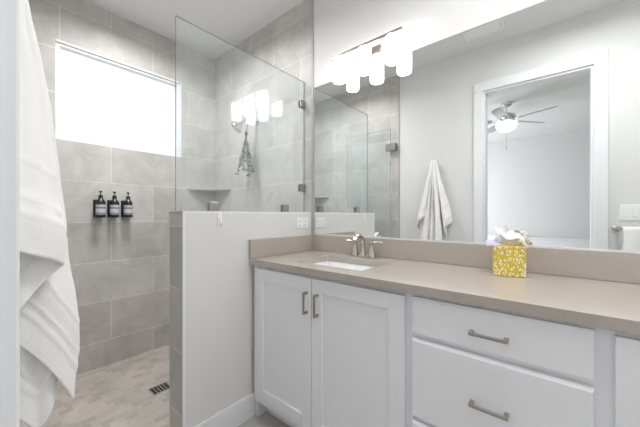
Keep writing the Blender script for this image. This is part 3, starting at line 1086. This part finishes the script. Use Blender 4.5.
rh = thing('robe_hook', 'small nickel robe hook holding the hanging bath towel', 'hook', (-1.010, YB, 1.735))
MB().lathe([(0, 0.0005), (0.022, 0.0005), (0.022, 0.005), (0.016, 0.008), (0, 0.008)], (-1.010, YB, 1.728), (0, 1, 0), n=24).build('hook_plate', M['nickel'], rh, smooth=True)
MB().tube([(-1.010, YB + 0.007, 1.728), (-1.010, YB + 0.022, 1.724), (-1.010, YB + 0.030, 1.724)], 0.005, 10).build('hook_arm', M['nickel'], rh, smooth=True)

# towel bar right of the doorway with a folded hand towel (seen in the mirror)
BZ = 1.080
br_ = thing('towel_bar', 'nickel towel bar by the light switches, seen in the mirror', 'towel bar', (0.5, YB, BZ))
for x in (0.328, 0.80):
    MB().lathe([(0, 0.0005), (0.024, 0.0005), (0.024, 0.008), (0.012, 0.014), (0.011, 0.055), (0.016, 0.062), (0.016, 0.082), (0, 0.084)], (x, YB, BZ), (0, 1, 0), n=24).build('post', M['nickel'], br_, smooth=True)
MB().tube([(0.330, YB + 0.070, BZ), (0.798, YB + 0.070, BZ)], 0.008, 12).build('rail', M['nickel'], br_, smooth=True)
tw = MB(); uvs = {}
ny = 46; nx = 26
prof = []
for i in range(ny):
    s = i / (ny - 1)
    L = s * 0.92 - 0.46
    arc = 0.016
    if abs(L) < arc * PI / 2:
        a = L / arc
        prof.append((YB + 0.070 + math.sin(a) * arc, BZ + math.cos(a) * arc))
    else:
        sg = 1 if L > 0 else -1
        prof.append((YB + 0.070 + sg * arc, BZ - (abs(L) - arc * PI / 2)))
grid = []
for j in range(nx):
    u = j / (nx - 1)
    col = []
    for i, (y, z) in enumerate(prof):
        hang = max(0.0, BZ - z)
        side = 1 if i > ny / 2 else 0.3
        wv = 0.012 * math.sin(u * 13 + 0.6) * min(1, hang * 6 + 0.15) * side
        v = tw.bm.verts.new((0.352 + 0.40 * u + 0.004 * math.sin(hang * 20), max(YB + 0.02, y + wv), z + 0.010 * math.sin(u * 5) * min(1, hang * 3)))
        uvs[v] = (u, max(0.0, 0.46 - abs(i / (ny - 1) * 0.92 - 0.46)))
        col.append(v)
    grid.append(col)
for a, b in zip(grid, grid[1:]):
    for i in range(ny - 1):
        tw.bm.faces.new((a[i], a[i + 1], b[i + 1], b[i]))
ht = finish_cloth(tw, uvs, 'hand_towel', None, 0.006)
tag(ht, 'white hand towel folded over the towel bar under the light switches, seen in the mirror', 'towel')

# light switch
sw = thing('light_switch', 'white double rocker light switch plate right of the doorway, seen in the mirror', 'light switch', (0.405, YB, 1.198))
MB().box(0.345, 0.465, YB + 0.0005, YB + 0.006, 1.140, 1.258, 0.002).build('cover_plate', M['plastic'], sw)
for x in (0.382, 0.428):
    MB().box(x - 0.0165, x + 0.0165, YB + 0.006, YB + 0.010, 1.166, 1.233, 0.002).build('rocker', M['plastic'], sw)

# ceiling vent near the doorway wall
cv = thing('ceiling_vent', 'white rectangular vent cover in the bathroom ceiling, seen in the mirror', 'air vent', (-0.505, 0.31, CEIL))
w = MB()
vx0, vx1, vy0, vy1 = -0.655, -0.355, 0.235, 0.385
w.box(vx0, vx1, vy0, vy0 + 0.022, CEIL - 0.012, CEIL - 0.0005, 0.002)
w.box(vx0, vx1, vy1 - 0.022, vy1, CEIL - 0.012, CEIL - 0.0005, 0.002)
w.box(vx0, vx0 + 0.022, vy0 + 0.022, vy1 - 0.022, CEIL - 0.012, CEIL - 0.0005, 0.002)
w.box(vx1 - 0.022, vx1, vy0 + 0.022, vy1 - 0.022, CEIL - 0.012, CEIL - 0.0005, 0.002)
w.build('vent_frame', M['plastic'], cv)
MB().box(vx0 + 0.024, vx1 - 0.024, vy0 + 0.024, vy1 - 0.024, CEIL - 0.010, CEIL - 0.0005, 0.002).build('vent_cover', M['plastic'], cv)

# ================================================================== BEDROOM (seen through the mirror)
FCX, FCY = -0.590, -1.77
fn = thing('ceiling_fan', 'grey five-blade ceiling fan with lit glass bowl in the bedroom', 'ceiling fan', (FCX, FCY, CEIL))
MB().lathe([(0, -0.001), (0.070, -0.001), (0.066, -0.030), (0.035, -0.055), (0.0, -0.060)], (FCX, FCY, CEIL), n=28).build('canopy', M['chrome'], fn, smooth=True)
MB().tube([(FCX, FCY, CEIL - 0.058), (FCX, FCY, CEIL - 0.150)], 0.013, 12).build('downrod', M['chrome'], fn, smooth=True)
MB().lathe([(0, -0.145), (0.045, -0.145), (0.105, -0.165), (0.120, -0.180), (0.120, -0.240), (0.105, -0.262), (0.0, -0.267)], (FCX, FCY, CEIL), n=36).build('motor_housing', M['chrome'], fn, smooth=True)
for k in range(5):
    a = math.radians(-50 + 72 * k)
    R = Matrix.Translation((FCX, FCY, CEIL - 0.250)) @ Matrix.Rotation(a, 4, 'Z')
    w = MB()
    w.box(0.10, 0.22, -0.018, 0.018, -0.006, 0.002, 0.002)
    w.bm.transform(R)
    ir = w.build('blade_iron', M['chrome'], fn)
    w = MB()
    pts = [(0.18, -0.050), (0.28, -0.060), (0.55, -0.064), (0.605, -0.045), (0.620, 0.0), (0.605, 0.045), (0.55, 0.064), (0.28, 0.060), (0.18, 0.050)]
    w.prism(pts, 'z', -0.003, 0.003)
    w.bm.transform(R @ Matrix.Translation((0, 0, 0.007)) @ Matrix.Rotation(math.radians(-13), 4, 'X'))
    w.build('blade', M['blade'], fn)
MB().lathe([(0, -0.2675), (0.105, -0.2675), (0.112, -0.272), (0.112, -0.280), (0, -0.280)], (FCX, FCY, CEIL), n=36).build('light_ring', M['chrome'], fn, smooth=True)
MB().lathe([(0, -0.2805), (0.128, -0.2805), (0.134, -0.290), (0.128, -0.330), (0.104, -0.372), (0.060, -0.396), (0.0, -0.404)], (FCX, FCY, CEIL), n=36).build('glass_bowl', M['bowl'], fn, smooth=True)
ch = MB()
ch.tube([(FCX + 0.02, FCY + 0.150, CEIL - 0.262), (FCX + 0.02, FCY + 0.150, CEIL - 0.66)], 0.0018, 6)
ch.lathe([(0, -0.02), (0.006, -0.016), (0.006, 0.0), (0, 0.004)], (FCX + 0.02, FCY + 0.150, CEIL - 0.665), n=10)
ch.build('pull_chain', M['clip'], fn, smooth=True)

bd = thing('bed', 'bed with plain white bedding against the bedroom wall, seen through the doorway in the mirror', 'bed', (-0.55, -3.15, 0))
w = MB()
w.box(-1.50, 0.40, BY0 + 0.02, -2.10, 0.12, 0.34, 0.01)
for x in (-1.45, 0.35):
    for y in (BY0 + 0.07, -2.15):
        w.box(x - 0.03, x + 0.03, y - 0.03, y + 0.03, 0.0, 0.12)
w.build('bed_frame', M['wood'], bd)
MB().box(-1.50, 0.40, BY0 + 0.03, -2.08, 0.345, 0.66, 0.05, 4).build('mattress', M['bedding'], bd, smooth=True)
MB().box(-1.53, 0.43, BY0 + 0.06, -2.05, 0.665, 0.735, 0.03, 4).build('duvet', M['bedding'], bd, smooth=True)
